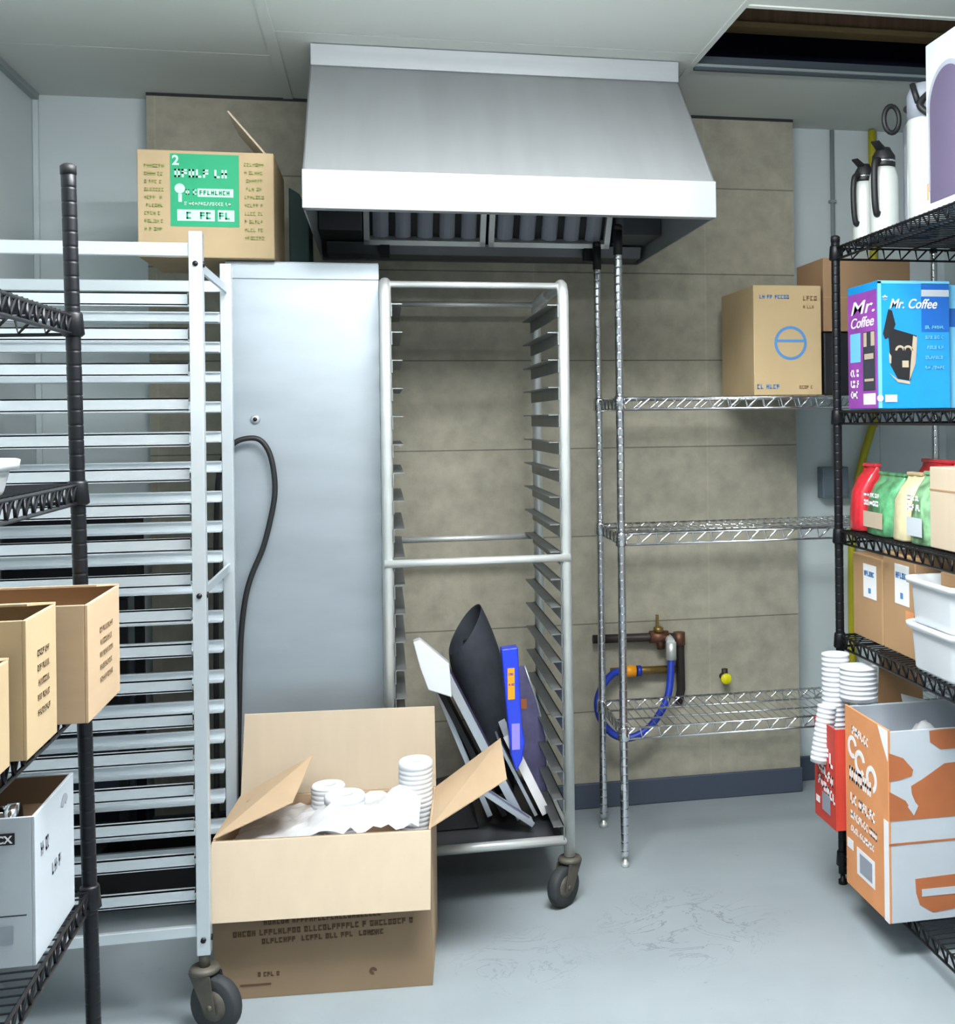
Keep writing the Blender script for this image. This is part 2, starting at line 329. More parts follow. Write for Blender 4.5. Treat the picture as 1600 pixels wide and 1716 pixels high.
# ================================================================== LEFT ALUMINIUM SHEET PAN RACK (side on)
lr=thing('sheet_pan_rack',(-.73,3.06,0),'white aluminium sheet pan rack seen side-on behind the black shelving','pan rack')
XL,XR,YN,YF=-1.06,-.40,2.80,3.32
for (X,Y,zt) in ((XR,YN,1.775),(XR,YF,1.77),(XL,YN,1.775),(XL,YF,1.77)):
    s=1 if X==XR else -1
    u=MB().box(X-.0145,X+.0145,Y-.0145,Y+.0145,.17,zt)
    build(u,'upright','aluminium',lr,bevel=.002)
for k in range(18):
    z=1.625-.0783*k
    for Y,sy in ((YN,1),(YF,-1)):
        r=MB(); xr=XR-.022 if sy==1 else XR-.0145
        # C-shaped runner: vertical web, small return lips
        yy=Y+sy*.0145
        r.box(XL+.0145,xr,min(yy,yy+sy*.003),max(yy,yy+sy*.003),z-.014,z+.016)
        r.box(XL+.0145,xr,min(yy,yy+sy*.042),max(yy,yy+sy*.042),z-.012,z-.009)
        r.box(XL+.0145,xr,min(yy,yy+sy*.012),max(yy,yy+sy*.012),z+.013,z+.016)
        build(r,'runner','aluminium',lr)
for (Y,z,h) in ((YN,1.735,.03),(YF,1.71,.03),(YN,.222,.024),(YF,.222,.024)):
    build(bx(XL+.0145,XR-.0145,Y-.006,Y+.008,z-h/2,z+h/2),'long_rail','aluminium',lr,bevel=.002)
for X in (XL,XR):
    for z in (1.703,.967,.205):
        c=MB().box(X-.003,X+.004,YN,YF,z-.010,z+.010); o=build(c,'cross_bar','aluminium',lr)
        if X==XR: build(MB().lathe([(.007,-.004),(.007,.003)],(X+.0145,YN,z),10,Matrix.Rotation(PI/2,4,'Y')).lathe([(.006,-.004),(.006,.003)],(X,YN-.0155,z),10,Matrix.Rotation(PI/2,4,'X')),'bolt','black_metal',o)
def caster(parent,x,y,ztop,rw,ang,wid=.032,fork='cast_iron'):
    Rm=Matrix.Translation((x,y,0))@Matrix.Rotation(ang,4,'Z')
    f=MB(); off=.03
    f.lathe([(.012,0),(.012,ztop-rw*2-.012)],(x,y,rw*2+.012),12)
    f.lathe([(.03,rw*2+.004),(.034,rw*2+.010),(.030,rw*2+.018)],(x,y,0),16)
    for s in (-1,1):
        pts=[(-.026,s*(wid/2+.004),rw*2+.006),(.03,s*(wid/2+.004),rw*2+.006),(off+.014,s*(wid/2+.004),rw-.012),(off-.014,s*(wid/2+.004),rw-.012)]
        f.prism([Rm@Vector(p) for p in pts],Rm.to_3x3()@Vector((0,.003*s,0)))
    o=build(f,'caster',fork,parent)
    wm=MB(); Wm=Matrix.Rotation(ang,4,'Z')@Matrix.Rotation(PI/2,4,'X')
    c=Rm@Vector((off,0,rw)); h=wid/2
    wm.lathe([(rw*.55,-h*.8),(rw*.92,-h),(rw,-h*.6),(rw,h*.6),(rw*.92,h),(rw*.55,h*.8)],c,28,Wm)
    build(wm,'wheel','rubber',o)
    build(MB().lathe([(rw*.3,-h-.001),(rw*.55,-h*.82),(rw*.55,h*.82),(rw*.3,h+.001)],c,18,Wm).lathe([(.007,-h-.010),(.007,h+.010)],c,10,Wm),'hub','cast_iron',o)
caster(lr,XR,YN,.19,.062,-.55); caster(lr,XR,YF,.19,.062,.5); caster(lr,XL,YN,.19,.062,2.6); caster(lr,XL,YF,.19,.062,2.2)

# ================================================================== CENTRE BUN PAN RACK
cr=thing('bun_pan_rack',(.255,3.63,0),'tall open metal bun pan rack with leaning boards inside, beneath the hood','pan rack')
XA,XB,YA,YB=.012,.498,3.30,3.90
for X in (XA,XB):
    # bent tube loops front to back, as one upright pair
    s=MB()
    for Y in (YA,YB):
        s=MB(); dy=1 if Y==YA else -1
        s.tube([(X,Y,.13),(X,Y,1.68),(X,Y+dy*.006,1.705),(X,Y+dy*.022,1.722),(X,Y+dy*.04,1.727),(X,(YA+YB)/2,1.727)],.0158,12)
        build(s,'upright','rack_metal',cr)
for z,Y,rr in ((1.722,YA+.02,.009),(1.722,YB-.02,.009),(.963,YA-.012,.011),(.965,YB+.012,.010)):
    build(MB().tube([(XA-.01,Y,z),(XB+.01,Y,z)],rr,10),'cross_tube','rack_metal',cr)
for k in range(20):
    z=1.664-.0765*k
    if z<.21: break
    for X,s in ((XA,1),(XB,-1)):
        r=MB(); a=X+s*.0145
        r.box(min(a,a+s*.003),max(a,a+s*.003),YA-.012,YB+.012,z-.032,z+.004)
        r.box(min(a,a+s*.030),max(a,a+s*.030),YA+.0,YB,z+.001,z+.004)
        build(r,'ledge','ledge_metal',cr)
bf=MB()
for Y in (YA,YB): bf.tube([(XA,Y,.175),(XB,Y,.175)],.013,10)
for X in (XA,XB): bf.tube([(X,YA,.175),(X,YB,.175)],.013,10)
build(bf,'base_frame','rack_metal',cr)
build(bx(XA+.006,XB-.006,YA+.006,YB-.006,.158,.164),'base_pan','dark_steel',cr)
for X,a in ((XA,-.6),(XB,PI+.75)):
    for Y in (YA,YB): caster(cr,X,Y,.15,.055,a)

# ================================================================== CABINET
cb=thing('warming_cabinet',(-.21,3.72,0),'tall stainless steel cabinet with plain brushed face between the two racks','cabinet')
build(bx(-.412,-.004,3.402,4.03,.0,1.79),'body','galvanized',cb,bevel=.002)
build(bx(-.412,-.004,3.398,3.402,1.742,1.786),'top_lip','galvanized',cb,bevel=.001)
build(MB().lathe([(.013,0),(.012,.004),(.005,.006)],(-.338,3.4,1.358),16,Matrix.Rotation(PI/2,4,'X')),'rivet_plate','steel',cb)
build(MB().lathe([(.006,0),(.005,.004)],(-.338,3.395,1.358),12,Matrix.Rotation(PI/2,4,'X')),'rivet','black_metal',cb)
co=MB()
ctrl=[(-.45,3.37,.02),(-.445,3.37,.402),(-.442,3.37,.80),(-.435,3.37,1.15),(-.42,3.37,1.25),(-.394,3.37,1.291),(-.362,3.37,1.306),(-.325,3.37,1.303),(-.300,3.37,1.268),(-.288,3.37,1.21),(-.287,3.37,1.151),(-.300,3.37,1.08),(-.32,3.37,1.007),(-.348,3.37,.94),(-.365,3.37,.88),(-.376,3.37,.80),(-.381,3.37,.72),(-.386,3.37,.56),(-.39,3.37,.40),(-.392,3.37,.02)]
def smooth(P,n=5):
    P=[Vector(p) for p in P]; out=[]
    for i in range(len(P)-1):
        p0,p1,p2,p3=P[max(i-1,0)],P[i],P[i+1],P[min(i+2,len(P)-1)]
        for k in range(n):
            t=k/n; out.append(.5*((2*p1)+(-p0+p2)*t+(2*p0-5*p1+4*p2-p3)*t*t+(-p0+3*p1-3*p2+p3)*t**3))
    out.append(P[-1]); return out
tag(build(co.tube(smooth(ctrl),.0075,10),'power_cord','black_plastic'),'thick black power cord looping down the face of the steel cabinet','power cord')

# boxes on top of the cabinet and rack
gb=thing('carton',(-.452,3.53,1.792),'tan carton with green printed panel on top of the steel cabinet','box')
build(bx(-.627,-.279,3.365,3.72,1.792,2.078),'body','card_tan',gb,bevel=.003)
F=fx(-.627,-.279,3.365,1.792)
mb=MB(); F.rect(mb,.083,.083,.258,.277); build(mb,'green_panel','green_print',gb)
F.l=.002; mb=MB()
F.rect(mb,.10,.098,.195,.128); F.rect(mb,.203,.098,.245,.128); F.line(mb,.118,.140,.12,.009,3); F.rect(mb,.152,.163,.243,.185)
F.ring(mb,.107,.184,.0005,.013); F.rect(mb,.103,.148,.112,.170); F.line(mb,.122,.168,.026,.014,8); build(mb,'printed_marks','mint_print',gb)
F.l=.0026; mb=MB(); F.line(mb,.104,.103,.09,.019,31); F.line(mb,.206,.103,.04,.019,33); F.line(mb,.157,.168,.085,.012,35); build(mb,'printed_lines','green_print',gb)
F.l=.002; F.text('2',.088,.247,.036,'mint_print',gb,'printed_figure',bold=.001); mb=MB(); F.line(mb,.094,.214,.135,.022,16); build(mb,'printed_lines','mint_print',gb)
mb=MB()
for i in range(9): F.line(mb,.018,.07+i*.021,.05,.009,40+i)
for i in range(10): F.line(mb,.272,.05+i*.022,.052,.009,60+i)
build(mb,'printed_lines','ink_green',gb)
fl=MB().slab((-.402,3.40,2.195),(-.306,3.40,2.082),(-.306,3.68,2.082),(-.402,3.68,2.195),(.004,0,.003)); build(fl,'flap','card_pale',gb)
gc=MB().prism([(-.272,3.80,1.792),(-.212,3.80,1.792),(-.212,3.80,1.99),(-.240,3.80,2.05),(-.272,3.80,2.07)],(0,.2,0))
gcar=tag(build(gc,'carton','black_metal',bevel=.004),'dark green carton behind the tan carton on the cabinet','box')
MATS['dark_green']=M('dark_green',(18,62,58),.6); gcar.data.materials[0]=MATS['dark_green']

# black cart and dolly behind the left rack
kc=thing('utility_cart',(-.91,3.89,0),'black utility cart behind the white rack on the left','cart')
build(bx(-1.08,-.745,3.76,4.04,.83,1.105),'cabinet_body','black_metal',kc,bevel=.004)
for X in (-1.067,-.758):
    for Y in (3.773,4.027): build(bx(X-.013,X+.013,Y-.013,Y+.013,.0,.83),'post','black_metal',kc)
build(bx(-1.05,-.775,4.02,4.03,.16,.60),'back_panel','base_cove',kc)
for z in (.52,.16): build(bx(-1.054,-.771,3.79,4.01,z-.015,z+.012),'shelf','black_metal',kc,bevel=.003)
for X in (-.96,): build(bx(X-.09,X+.09,3.752,3.76,.93,.95),'handle','dark_steel',kc,bevel=.002)
mb=thing('plastic_crate',(-.62,3.72,0),'low black crate on the floor behind the white rack','crate')
cm=MB().box(-.80,-.43,3.54,3.55,.0,.13).box(-.80,-.43,3.90,3.91,0,.13).box(-.80,-.79,3.55,3.9,0,.13).box(-.44,-.43,3.55,3.9,0,.13).box(-.79,-.44,3.55,3.9,0,.01)
build(cm,'body','black_plastic',mb,bevel=.002); build(bx(-.806,-.424,3.534,3.541,.112,.13),'rim','black_plastic',mb)

# ================================================================== WIRE SHELVING
def wshelf(parent,x0,x1,y0,y1,z,th,mat,along,step=.026,truss=.055,tr=.0028):
    m=MB(); g=.0
    for zz,r in ((z-.0035,.0035),(z-th,.0035)):
        m.tube([(x0,y0,zz),(x1,y0,zz),(x1,y1,zz),(x0,y1,zz)],r,6,close=True)
    def sn(a,b):
        a=Vector(a);b=Vector(b); L=(b-a).length; n=max(2,round(L/truss)); pts=[]
        for i in range(n):
            p=a+(b-a)*(i/n); q=a+(b-a)*((i+.62)/n); pts+= [p+Vector((0,0,-th+.002)),q+Vector((0,0,-.004)),a+(b-a)*((i+.9)/n)+Vector((0,0,-.004))]
        pts.append(b+Vector((0,0,-th+.002))); m.tube(pts,tr,5,cap=False)
    for e in (((x0,y0,z),(x1,y0,z)),((x0,y1,z),(x1,y1,z)),((x0,y0,z),(x0,y1,z)),((x1,y0,z),(x1,y1,z))): sn(*e)
    if along=='Y':      # deck wires run in Y
        n=int((x1-x0)/step); 
        for i in range(1,n): X=x0+(x1-x0)*i/n; m.tube([(X,y0,z),(X,y1,z)],.0018,4,cap=False)
        for f in (.33,.66): m.tube([(x0,y0+(y1-y0)*f,z-.006),(x1,y0+(y1-y0)*f,z-.006)],.003,5)
    else:
        n=int((y1-y0)/step)
        for i in range(1,n): Y=y0+(y1-y0)*i/n; m.tube([(x0,Y,z),(x1,Y,z)],.0018,4,cap=False)
        for f in (.25,.5,.75): m.tube([(x0+(x1-x0)*f,y0,z-.006),(x0+(x1-x0)*f,y1,z-.006)],.003,5)
    o=build(m,'shelf',mat,parent); 
    for X in (x0,x1):
        for Y in (y0,y1): build(MB().lathe([(.0145,-th-.004),(.019,-th),(.0165,.0),(.0145,.004)],(X,Y,z),12),'collar',mat,o)
    return o
def wpost(parent,x,y,z1,mat,cap,foot=True):
    pr=[(.0125,.03)]; z=.05
    while z<z1-.01:
        pr+=[(.0125,z-.004),(.0125,z-.0016),(.0119,z-.0006),(.0119,z+.0006),(.0125,z+.0016),(.0125,z+.004)]; z+=.0254
    pr.append((.0125,z1)); o=build(MB().lathe(pr,(x,y,0),12),'post',mat,parent)
    build(MB().lathe([(.0135,z1-.01),(.0135,z1+.004),(.008,z1+.008)],(x,y,0),12),'cap',cap,o)
    build(MB().lathe([(.013,.0),(.013,.012),(.007,.016),(.007,.035)],(x,y,0),12),'leveling_foot','rack_metal' if mat=='chrome' else mat,o)
    return o
ch=thing('wire_shelving_unit',(1.3,3.71,0),'chrome wire shelving unit standing against the block wall','shelving')
CX0,CX1,CY0,CY1=.700,1.900,3.523,3.880
for X in (CX0,CX1):
    for Y in (CY0,CY1):
        p=wpost(ch,X,Y,1.925,'chrome','black_plastic')
        if X==CX0: build(MB().lathe([(.0142,1.84),(.0142,1.915)],(X,Y,0),12),'sleeve','black_plastic',p)
for z in (1.412,1.003,.418): wshelf(ch,CX0,CX1,CY0,CY1,z,.036,'chrome','Y',truss=.056,tr=.0034)
# carton with blue ring
rc=thing('carton',(1.27,3.70,1.412),'tan carton with blue ring mark on the top chrome shelf','box')
build(bx(1.148,1.374,3.60,3.96,1.416,1.764),'body','card_yellow',rc,bevel=.003)
# side flare: carton is deeper towards its back left
F=fx(1.148,1.374,3.60,1.416); mb=MB(); F.ring(mb,.122,.165,.045,.054); F.rect(mb,.078,.168,.166,.176); F.line(mb,.02,.305,.10,.012,5); F.line(mb,.01,.02,.08,.014,6); build(mb,'printed_mark','blue_print',rc)
mb=MB(); F.line(mb,.165,.30,.05,.015,9); F.line(mb,.15,.02,.05,.010,10); F.line(mb,.165,.275,.04,.010,19); build(mb,'printed_lines','card_dark',rc)
# brown carton + dark pot behind
bc=thing('carton',(1.55,3.74,1.60),'brown carton standing on the dark appliance, behind the blue coffee maker carton','box')
build(bx(1.389,1.69,3.62,3.87,1.62,1.856),'body','card_dark',bc,bevel=.003); build(bx(1.389,1.69,3.619,3.62,1.728,1.731),'tape','card_brown',bc)
dp=thing('coffee_urn',(1.46,3.73,1.412),'black appliance between the ring-marked carton and the black shelving','urn')
build(MB().box(1.392,1.60,3.63,3.86,1.416,1.619),'body','black_plastic',dp,bevel=.006); build(bx(1.425,1.432,3.62,3.632,1.45,1.60),'handle','chrome',dp,bevel=.002)
# ================================================================== WALL FITTINGS
pp=thing('gas_pipe_assembly',(.9,4.05,.5),'corroded gas pipes and valve on the wall behind the chrome shelving','pipe')
build(MB().tube([(.70,4.045,.590),(.93,4.045,.587),(.99,4.045,.583),(1.008,4.045,.565),(1.010,4.045,.40),(1.008,4.075,.35)],.015,10),'pipe','dark_pipe',pp)
build(MB().tube([(.90,4.045,.588),(.965,4.045,.586)],.022,10).tube([(.935,4.045,.60),(.94,4.045,.545)],.014,10).tube([(1.005,4.045,.60),(1.005,4.045,.555)],.021,10),'fitting','copper',pp)
build(MB().lathe([(.018,.0),(.018,.015),(.008,.02)],(.93,4.04,.605),12).box(.922,.93,4.03,4.045,.62,.665,Matrix.Translation((0,0,0))),'valve_handle','brass',pp)
build(MB().tube([(.965,4.0,.575),(.965,4.0,.515)],.018,10).tube([(.965,4.045,.583),(.965,4.0,.575)],.015,10),'union_nut','rack_metal',pp)
build(MB().tube([(.76,4.045,.475),(.99,4.045,.472)],.014,10),'lower_pipe','brass',pp)
build(MB().tube([(.80,4.03,.478),(.845,4.03,.476)],.02,10),'warning_tag','orange_tag',pp)
build(MB().tube([(.85,4.03,.476),(.865,4.03,.476)],.019,10),'blue_nut','blue_hose',pp)
P=[(.965,4.0,.52),(.958,3.985,.46),(.945,3.97,.40),(.915,3.96,.345),(.87,3.955,.295),(.81,3.955,.268),(.755,3.96,.28),(.712,3.965,.33),(.700,3.97,.39),(.722,3.99,.44),(.765,4.02,.474),(.80,4.03,.478)]
tag(build(MB().tube(smooth(P),.0125,12),'gas_hose','blue_hose'),'looped blue flexible gas hose hanging from the wall pipes','hose')
yc=thing('gas_valve',(1.17,4.06,.43),'small valve with yellow round knob on the wall above the lowest chrome shelf','valve')
build(MB().tube([(1.17,4.081,.43),(1.17,4.03,.43)],.012,10).tube([(1.17,4.05,.43),(1.17,4.05,.462)],.011,10),'stem','dark_pipe',yc); build(MB().lathe([(.004,0),(.018,.002),(.020,.010),(.016,.016)],(1.17,4.04,.43),16,Matrix.Rotation(PI/2,4,'X')),'knob','yellow_bright',yc)
cdt=thing('electrical_conduit',(1.648,4.18,1.2),'thin grey conduit running down the white wall to the junction box','conduit')
build(MB().tube([(1.648,4.187,CZ-.005),(1.648,4.187,1.165)],.008,10).box(1.636,1.66,4.178,4.2,2.14,2.15),'pipe','grid_metal',cdt)
jb=thing('junction_box',(1.61,4.17,1.1),'grey junction box on the white wall beside the black shelf post','junction box')
build(bx(1.578,1.68,4.14,4.198,1.045,1.16),'body','grey_box',jb,bevel=.004); build(bx(1.586,1.672,4.137,4.14,1.053,1.152),'cover','grey_box',jb,bevel=.001)
yp=[(1.80,4.17,CZ-.004),(1.80,4.17,1.9),(1.797,4.17,1.37),(1.785,4.17,1.30),(1.742,4.17,1.165),(1.712,4.17,1.0),(1.70,4.17,.83),(1.698,4.17,.5),(1.698,4.17,.2)]
tag(build(MB().tube(smooth(yp,4),.0145,10),'gas_line','yellow_paint'),'yellow gas line running down the white wall behind the black shelving','pipe')

# ================================================================== RIGHT BLACK SHELVING
rk=thing('wire_shelving_unit',(1.51,2.4,0),'black wire shelving unit on the right loaded with cartons and flasks','shelving')
RX0,RX1,RY0,RY1=1.284,1.74,1.45,3.245
for X in (RX0,RX1):
    for Y in (RY0,RY1): wpost(rk,X,Y,1.86,'black_metal','black_plastic')
for z in (1.835,1.362,1.02,.72,.092): wshelf(rk,RX0,RX1,RY0,RY1,z,.036,'black_metal','X',truss=.05,tr=.003)
# airpots
def airpot(x,y,z,h,r,label,group=None,handle=-1):
    t=thing('vacuum_flask',(x,y,z),label,'flask',group)
    build(MB().lathe([(r*.95,0),(r,.01),(r,h*.62),(r*.86,h*.70),(r*.74,h*.74)],(0,0,0),24),'body','airpot_white',t,local=True)
    build(MB().lathe([(r*.76,h*.735),(r*.80,h*.76),(r*.78,h*.86),(r*.5,h*.93),(r*.45,h*.95)],(0,0,0),20).prism([(r*.3,-.012,h*.90),(-r*1.15,-.008,h*1.0),(-r*1.2,-.008,h*.985),(-r*.2,-.012,h*.88)],(0,.02,0)),'lid','black_plastic',t,local=True)
    build(MB().lathe([(r*.79,h*.79),(r*.82,h*.80),(r*.79,h*.815)],(0,0,0),20),'collar','chrome',t,local=True)
    hp=[(handle*r*.75,0,h*.80),(handle*r*1.25,0,h*.78),(handle*r*1.45,0,h*.62),(handle*r*1.38,0,h*.35),(handle*r*1.15,0,h*.22),(handle*r*.95,0,h*.24)]
    build(MB().tube(smooth(hp,4),.008,8),'handle','black_plastic',t,local=True); return t
ap=airpot(1.350,3.185,1.839,.235,.034,'white vacuum flask with black lid nearest the shelf corner post','vacuum flasks on the top black shelf'); ap.rotation_euler[2]=.5
a2=copy_thing(ap,(1.352,3.055,1.839),'white vacuum flask with black lid beside the tall airpot',.7); a2.scale=(1.18,1.18,1.08)
ta=thing('airpot',(1.405,2.875,1.839),'tall white pump airpot between the small flasks and the purple carton','airpot')
build(MB().lathe([(.058,0),(.062,.01),(.062,.27),(.060,.275)],(0,0,0),28),'body','airpot_white',ta,local=True)
build(MB().lathe([(.061,.275),(.061,.34),(.05,.365),(.03,.37)],(0,0,0),28),'pump_head','fan_grey',ta,local=True)
build(MB().tube(smooth([(-.03,-.05,.33),(-.055,-.05,.30),(-.03,-.066,.27),(.01,-.072,.24),(.05,-.068,.225)],5),.009,8).tube([(-.06,-.02,.36),(-.055,-.04,.31)],.008,8),'dispenser_spout','black_plastic',ta,local=True)
lk=thing('pot_lid',(1.50,3.12,2.09),'black ring-shaped pot handle above the small flasks on the top shelf','lid')
lm=MB(); 
lm.tube([(1.352+.022*math.cos(a),3.00,2.145+.036*math.sin(a)) for a in [2*PI*k/20 for k in range(20)]],.007,8,close=True)
COL.objects.unlink(lk); bpy.data.objects.remove(lk)
lk=thing('tall_airpot',(1.46,3.05,1.839),'dark upright coffee dispenser with a ring handle behind the small flasks','airpot')
build(MB().lathe([(.045,0),(.048,.02),(.048,.30),(.03,.33)],(1.46,3.05,1.839),20),'body','fan_grey',lk); build(lm,'ring_handle','black_plastic',lk)
build(MB().tube([(1.395,3.0,2.175),(1.46,3.05,2.165)],.010,8),'lid','black_plastic',lk)
# big white/purple carton
pc=thing('carton',(1.45,2.55,1.839),'white carton with purple arch picture at the top right of the shelving','box')
build(bx(1.302,1.62,2.38,2.69,1.839,2.245),'body','white_board',pc,bevel=.003)
F=fyl(1.302,2.69,1.839); mb=MB()
arch=[(.02,.02),(.20,.02)]+[(.11+.09*math.cos(a),.24+.09*math.sin(a)) for a in [PI*k/14 for k in range(15)]]
F.poly(mb,arch); build(mb,'printed_arch','purple_dark',pc); F.l=.002; mb=MB(); F.ring(mb,.11,.24,.088,.100,0,PI); F.rect(mb,.195,.05,.203,.24); F.rect(mb,.015,.05,.022,.24); build(mb,'printed_outline','fan_grey',pc)
F=fx(1.302,1.62,2.38,1.839); F2=Face((1.302,2.38,1.839),(1,0,0),(0,0,1),(0,-1,0)); mb=MB(); F2.poly(mb,[(.08,.03),(.26,.03)]+[(.17+.09*math.cos(a),.26+.09*math.sin(a)) for a in [PI*k/14 for k in range(15)]]); build(mb,'printed_arch','purple_dark',pc)
F=fyl(1.302,2.69,1.839); mb=MB(); F.rect(mb,.003,.03,.012,.07); build(mb,'printed_mark','orange_print',pc)
# blue coffee maker carton
bl=thing('coffee_maker_carton',(1.45,3.07,1.366),'bright blue carton with a coffee maker picture and purple side','box')
bX0,bX1,bY0,bY1,bZ0,bZ1=1.293,1.50,2.972,3.18,1.366,1.708
build(bx(bX0,bX1,bY0,bY1,bZ0,bZ1),'body','blue_carton',bl,bevel=.002)
F=fyl(bX0,bY1,bZ0); F.l=.0008; mb=MB(); F.rect(mb,.002,.002,.204,.32); build(mb,'purple_side','purple_print',bl)
F.l=.0016; mb=MB(); F.rect(mb,.11,.05,.19,.21); build(mb,'photo_strip','dark_fabric',bl)
mb=MB(); F.rect(mb,.11,.012,.19,.042); F.line(mb,.02,.03,.06,.02,4); F.line(mb,.02,.06,.06,.02,5); F.line(mb,.02,.09,.06,.02,6); build(mb,'printed_lines','white_print',bl)
F.l=.0022; mb=MB(); F.rect(mb,.12,.135,.18,.15); F.rect(mb,.12,.075,.18,.082); F.rect(mb,.115,.17,.135,.208); F.rect(mb,.165,.17,.188,.208); build(mb,'photo_highlights','card_pale',bl)
F.l=.0016; mb=MB(); F.rect(mb,.02,.13,.09,.21); build(mb,'pale_panel','lightblue_print',bl)
F.text('Mr.',.02,.262,.052,'white_print',bl,shear=.25,bold=.0003,narrow=2.4); F.text('Coffee',.02,.225,.04,'white_print',bl,shear=.25,bold=.0003,narrow=1.5)
F=fx(bX0,bX1,bY0,bZ0); F.l=.0008
mb=MB(); F.rect(mb,0,.002,.010,.34); F.rect(mb,.0,.334,.207,.3415); build(mb,'pale_edge','lightblue_print',bl)
mb=MB(); F.rect(mb,.125,.205,.205,.335); build(mb,'dark_blue_panel','navy_print',bl)
F.l=.0016; mb=MB(); F.rect(mb,.125,.300,.205,.318); build(mb,'pale_stripe','white_board',bl)
F.l=.0022; F.text('Mr. Coffee',.032,.268,.036,'white_print',bl,shear=.35,bold=.0004,narrow=.86)
F.text('*',.014,.28,.03,'white_print',bl,'printed_star',bold=.001)
mb=MB()
for i in range(5): F.line(mb,.135,.105+i*.027,.055,.009,70+i)
build(mb,'printed_lines','lightblue_print',bl)
F.l=.0016; mb=MB(); F.poly(mb,[(.014,.20),(.030,.265),(.040,.262),(.050,.225),(.0455,.2145),(.030,.191),(.020,.185)][::-1])
F.poly(mb,[(.030,.19),(.044,.213),(.110,.195),(.100,.15),(.092,.075),(.055,.08),(.035,.115)][::-1]); build(mb,'coffee_maker_picture','black_print',bl)
F.l=.0022; mb=MB(); F.poly(mb,[(.100,.195),(.112,.19),(.106,.12),(.088,.075),(.092,.12)][::-1]); F.rect(mb,.068,.11,.086,.128); F.ring(mb,.062,.155,.008,.014,0,PI,10); F.ring(mb,.085,.155,.008,.014,0,PI,10); F.poly(mb,[(.030,.095),(.055,.07),(.090,.065),(.088,.073),(.055,.078)][::-1]); F.poly(mb,[(.03,.15),(.037,.14),(.036,.12),(.031,.122)][::-1]); build(mb,'picture_highlights','card_pale',bl)
F.l=.0024; mb=MB(); F.ring(mb,.004,.028,0,.009,n=16); F.rect(mb,.018,.018,.052,.037); build(mb,'printed_badge','white_print',bl)
c2=thing('carton',(1.60,3.07,1.366),'light blue carton at the frame edge right of the coffee maker carton','box')
build(bx(1.502,1.70,2.99,3.18,1.366,1.70),'body','lightblue_print',c2,bevel=.002); F=fx(1.502,1.70,2.99,1.366); mb=MB(); F.rect(mb,.0,.22,.198,.27); build(mb,'blue_band','navy_print',c2)
# coffee bags on shelf 3
def bag(y0,y1,z,h,mat,label,x0=1.305,dx=.11,top=None,band=None,lean=0,group='coffee bags on the black shelf'):
    t=thing('coffee_bag',(x0+dx/2,(y0+y1)/2,z),label,'bag',group)
    W=(y1-y0)/2; D=dx/2; rings=[]; R=random.Random(int(y0*1000)); N=16
    lv=[(0,1,1),(.03,1.03,1.05),(.3,1,1.02),(.6,.98,.95),(.8,.97,.6),(.9,.99,.22),(1,1.0,.06)]
    vs=[];fs=[]
    for zz,a,b in lv:
        for k in range(N):
            th=2*PI*k/N; c,s=math.cos(th),math.sin(th); e=.45
            px=math.copysign(abs(c)**e,c)*D*b; py=math.copysign(abs(s)**e,s)*W*a
            j=R.uniform(-.003,.003); vs.append((px+j+lean*zz,py+j,zz*h+(R.uniform(-.004,.004) if zz>.8 else 0)))
    for i in range(len(lv)-1):
        for k in range(N): fs.append((i*N+k,i*N+(k+1)%N,(i+1)*N+(k+1)%N,(i+1)*N+k))
    fs.append(tuple(reversed(range(N)))); fs.append(tuple((len(lv)-1)*N+k for k in range(N)))
    build(MB().add(vs,fs,True),'pouch',mat,t,local=True)
    build(bx(-.010+lean,.010+lean,-W*1.0,W*1.0,h*.965,h*1.02),'folded_top',top or mat,t,local=True,bevel=.003)
    if band:
        F=Face((-D-.006,W*.8,h*.12),(0,-1,0),(0,0,1),(-1,0,0)); mb=MB(); F.rect(mb,0,0,W*1.5,h*.26); build(mb,'label',band,t,local=True)
        F.l=.002; mb=MB(); F.line(mb,W*.1,h*.36,W*1.3,h*.09,int(y0*77)); F.line(mb,W*.1,h*.5,W*1.2,h*.07,int(y0*97)); build(mb,'lettering','white_print',t,local=True)
    return t
bag(3.135,3.225,1.024,.185,'red_bag','red coffee bag standing against the shelf corner post',band=None)
bag(2.945,3.115,1.024,.165,'green_bag','green coffee bag with pale label beside the red bag',band='card_pale')
bag(2.84,2.93,1.024,.172,'tan_bag','beige bag between the two green coffee bags',band=None,top='card_tan')
bag(2.715,2.83,1.024,.178,'olive_bag','green and silver coffee bag beside the pink-beige carton',band='white_board')
bag(3.0,3.2,1.024,.195,'red_bag','second red bag lying behind the green coffee bag',x0=1.47,dx=.12)
t=thing('carton',(1.40,2.57,1.024),'pale pink-beige carton on the shelf of coffee bags','box'); build(bx(1.305,1.52,2.44,2.70,1.026,1.222),'body','card_pale',t,bevel=.002); build(bx(1.304,1.305,2.44,2.70,1.165,1.169),'flap_seam','card_dark',t)
